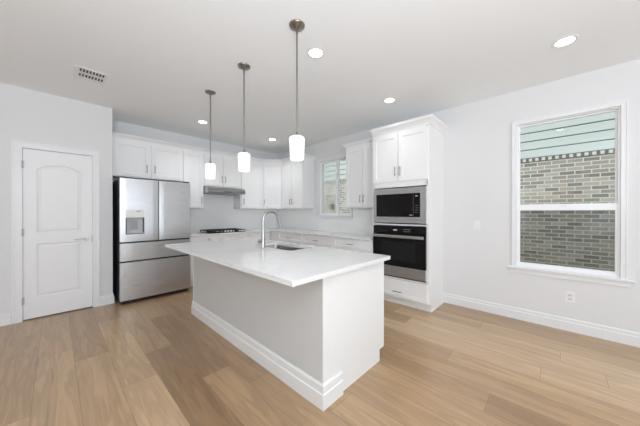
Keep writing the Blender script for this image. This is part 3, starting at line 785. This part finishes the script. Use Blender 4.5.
# sink
sk = thing('sink', 'undermount stainless steel sink in the island countertop', 'sink', (1.784, 2.32, 0.66))
def loop_z(p, z): return [(a - 1.784, b - 2.32, z - 0.66) for a, b in p]
o1 = rrect(SX0 - 0.006, 1.980, SY0 - 0.006, SY1 + 0.006, 0.05); o2 = rrect(SX0 + 0.004, 1.970, SY0 + 0.004, SY1 - 0.004, 0.05); o3 = rrect(SX0 + 0.03, 1.945, SY0 + 0.03, SY1 - 0.03, 0.04)
ld_ = MB(); n = len(o1)
ring = lambda a, b: [(i, (i + 1) % n, n + (i + 1) % n, n + i) for i in range(n)]
ld_.add(loop_z(o1, 0.8795) + loop_z(o2, 0.70), ring(0, 0), True); ld_.add(loop_z(o2, 0.70) + loop_z(o3, 0.668), ring(0, 0), True); ld_.add(loop_z(o3, 0.668), [tuple(range(n))])
ld_.build('basin', M['sink'], sk)
MB().lathe([(0, 0.002), (0.035, 0.002), (0.045, 0.0045), (0.045, 0.0)], (0, 0, 0.0085), 24).build('drain', M['chrome'], sk)

# faucet
fc = thing('kitchen_faucet', 'brushed nickel gooseneck faucet standing beside the island sink', 'faucet', (1.560, 2.33, CZ))
MB().lathe([(0, 0), (0.029, 0), (0.029, 0.006), (0.0255, 0.010), (0.0245, 0.07), (0.0205, 0.12), (0.0175, 0.16), (0.0158, 0.20)], (0, 0, 0.0005), 24).build('faucet_body', M['chrome'], fc)
pts = [(0, 0, 0.195), (0, 0, 0.295)]
rad = 0.102
for i in range(1, 13):
    t = R(180 - i * 13.2); pts.append((rad + rad * math.cos(t), 0, 0.300 + rad * math.sin(t) * 0.98))
ex, ez = pts[-1][0], pts[-1][2]
pts.append((ex + 0.016, 0, ez - 0.040))
MB().tube(pts, 0.0150, 16).build('spout', M['chrome'], fc)
MB().tube([(ex + 0.0165, 0, ez - 0.0415), (ex + 0.030, 0, ez - 0.075), (ex + 0.046, 0, ez - 0.118)], [0.0165, 0.0170, 0.0195], 16).build('spray_head', M['chrome'], fc)
hd_ = MB(); hd_.tube([(-0.018, 0, 0.075), (-0.046, 0, 0.078)], 0.012, 14); hd_.tube([(-0.040, 0, 0.082), (-0.055, -0.01, 0.105), (-0.075, -0.02, 0.150)], [0.006, 0.0055, 0.0045], 10)
hd_ = MB().tube([(-0.019, 0.0, 0.068), (-0.050, 0.0, 0.070)], 0.013, 14).tube([(-0.049, 0, 0.070), (-0.062, 0, 0.071)], [0.013, 0.010], 14).tube([(-0.055, 0, 0.080), (-0.058, 0, 0.10)], 0.004, 8)
hd_.build('faucet_lever', M['pull'], fc)

# ------------------------------------------------------------------ pendants
PY = [(1.491, 'nearest pendant lamp over the near end of the island, white glass shade'),
      (2.298, 'middle pendant lamp over the island sink, white glass shade'),
      (3.098, 'farthest pendant lamp near the refrigerator end of island, white glass shade')]
def pendant(y, label):
    p = thing('pendant_lamp', label, 'pendant lamp', (1.314, y, ZC), 0, 'pendant lamps over the island')
    MB().lathe([(0, -0.034), (0.012, -0.033), (0.020, -0.024), (0.058, -0.012), (0.062, -0.005), (0.062, -0.0005), (0, -0.0005)], (0, 0, 0), 32).build('ceiling_canopy', M['nickel'], p)
    rz_ = MB().tube([(0, 0, -0.033), (0, 0, -0.845)], 0.0066, 12).tube([(0, 0, -0.033), (0, 0, -0.065)], 0.009, 12)
    rz_.tube([(0, 0, -0.33), (0, 0, -0.355)], 0.0066, 12)
    rz_.build('rod', M['nickel'], p)
    MB().lathe([(0.0066, -0.845), (0.010, -0.850), (0.011, -0.864), (0.020, -0.872), (0.024, -0.8775), (0, -0.8775)], (0, 0, 0), 24).build('socket_cap', M['nickel'], p)
    sh = MB().lathe([(0.020, -0.8780), (0.044, -0.881), (0.057, -0.889), (0.0615, -0.900), (0.0600, -0.920), (0.0585, -0.97), (0.0560, -1.030), (0.0545, -1.058), (0.050, -1.066),
                     (0.0500, -1.060), (0.0520, -1.030), (0.0550, -0.97), (0.0565, -0.922), (0.0575, -0.902), (0.044, -0.887), (0.020, -0.883)], (0, 0, 0), 36)
    sh.build('glass_shade', M['shade'], p)
    MB().lathe([(0, -0.895), (0.013, -0.900), (0.014, -0.925), (0.028, -0.955), (0.030, -0.975), (0.022, -0.998), (0, -1.006)], (0, 0, 0), 20).build('bulb', M['shade'], p)
for y, lb in PY: pendant(y, lb)

# ------------------------------------------------------------------ recessed ceiling lights
cans = [(1.66, -0.055, 'recessed round ceiling light nearest the camera, mirrored in the large window'),
        (1.66, 1.62, 'recessed round ceiling light above the nearest pendant lamp'),
        (3.03, -0.055, 'recessed round ceiling light nearest the large right-hand window'),
        (3.03, 1.60, 'recessed round ceiling light in front of the oven tower'),
        (1.66, 4.21, 'recessed round ceiling light over the range hood side'),
        (3.03, 4.19, 'recessed round ceiling light close to the kitchen corner')]
for x, y, lb in cans:
    t_ = thing('recessed_light', lb, 'ceiling light', (x, y, ZC), 0, 'recessed ceiling lights')
    MB().lathe([(0.0625, -0.0005), (0.0625, -0.006), (0.084, -0.004), (0.090, -0.0005)], (0, 0, 0), 36).build('trim_ring', M['plate'], t_)
    MB().lathe([(0, -0.0045), (0.0620, -0.0045), (0.0620, -0.0005), (0, -0.0005)], (0, 0, 0), 36).build('lens', M['lens'], t_)
    l = bpy.data.lights.new('recessed_lamp', 'AREA'); l.shape = 'DISK'; l.size = 0.11; l.energy = 3.4 if y > 4 else 0.7; l.spread = R(115) if y > 4 else R(90); l.color = (0.98, 1, 1.03)
    o = bpy.data.objects.new('recessed_lamp', l); S.collection.objects.link(o); o.parent = t_; o.location = (0, 0, -0.012)

# ------------------------------------------------------------------ ceiling vent
vt = thing('ceiling_vent', 'white ceiling air register with two rows of dark slots', 'vent', (0.262, 3.68, ZC))
MB().box(-0.130, 0.130, -0.165, 0.160, -0.005, -0.0005, 0.002).build('register_plate', M['plate'], vt)
for ry in (-0.105, 0.025):
    for i in range(8):
        xx = -0.080 + i * 0.0255
        o = MB().box(xx - 0.008, xx + 0.008, ry - 0.036, ry + 0.036, -0.0057, -0.0052).build('slot', M['slot'], vt)
for i in range(7):
    xx = -0.0672 + i * 0.0255
    MB().box(xx - 0.0015, xx + 0.0015, -0.145, 0.065, -0.012, -0.0054).build('louvre', M['plate'], vt)

# ------------------------------------------------------------------ outlet and switch
ol = thing('wall_outlet', 'white duplex power outlet on the right wall below the large window', 'outlet', (XR, -0.115, 0.372))
MB().box(-0.006, -0.0004, -0.038, 0.038, -0.059, 0.059, 0.002).build('cover_plate', M['plate'], ol)
for z in (-0.021, 0.021):
    r_ = MB().box(-0.008, -0.0062, -0.017, 0.017, z - 0.014, z + 0.014, 0.0008).build('receptacle', M['receptacle'], ol)
    MB().box(-0.0085, -0.0081, -0.009, -0.006, z - 0.006, z + 0.006).box(-0.0085, -0.0081, 0.006, 0.009, z - 0.006, z + 0.006).build('slots', M['slot'], r_)
sw = thing('light_switch', 'white wall switch between the oven tower and the large window', 'switch', (XR, 0.764, 1.130))
MB().box(-0.006, -0.0004, -0.036, 0.036, -0.058, 0.058, 0.002).build('cover_plate', M['plate'], sw)
MB().box(-0.0095, -0.0062, -0.016, 0.016, -0.032, 0.032, 0.001).build('rocker', M['trim'], sw)

# ------------------------------------------------------------------ outside: neighbouring house and lawn
tag(MB().box(XR + T + 0.001, 30, -25, 30, -0.5, -0.3).build('ground', M['lawn']), kind='structure')
NX = 6.70
nh = thing('neighbour_house', 'brick house with mint-green lap siding seen through the windows', 'house', (NX, 4.0, -0.3))
MB().box(0, 0.3, -9, 9, 0, 2.625).build('brick_wall', M['brick'], nh)
s_ = MB(); z = 2.715; zz = z
while zz < 5.2:
    s_.add([(-0.038, -9, zz), (-0.038, 9, zz), (-0.022, 9, zz + 0.158), (-0.022, -9, zz + 0.158), (-0.001, -9, zz), (-0.001, 9, zz), (-0.001, 9, zz + 0.158), (-0.001, -9, zz + 0.158)],
           [(0, 1, 2, 3), (0, 4, 5, 1), (0, 3, 7, 4), (1, 5, 6, 2)])
    zz += 0.172
MB().box(0.0, 0.3, -9, 9, 2.626, 5.3).build('sheathing', mat('lap_shadow_sheathing', (0.05, 0.05, 0.05), 0.9), nh)  # near-black backing puts the lap shadow lines into the colour
s_.build('lap_siding', M['siding'], nh)
f_ = MB(); yy = -6.0
while yy < 7.0:
    f_.box(-0.034, 0.0, yy, yy + 0.050, 2.640, 2.698); yy += 0.098
f_.build('brick_frieze', M['frieze'], nh)
MB().box(-0.012, 0.0, -9, 9, 2.626, 2.712).build('frieze_board', mat('frieze_shadow_board', (0.22, 0.18, 0.13), 0.8), nh)
MB().box(-0.5, 0.8, -9.2, 9.2, 5.31, 5.45).build('eave', M['trim'], nh)
MB().box(-0.10, 0.0, 1.64, 1.74, 1.72, 1.88, 0.02).tube([(-0.05, 1.69, 1.88), (-0.05, 1.69, 1.93)], 0.02, 10).build('wall_fixture', M['black'], nh)
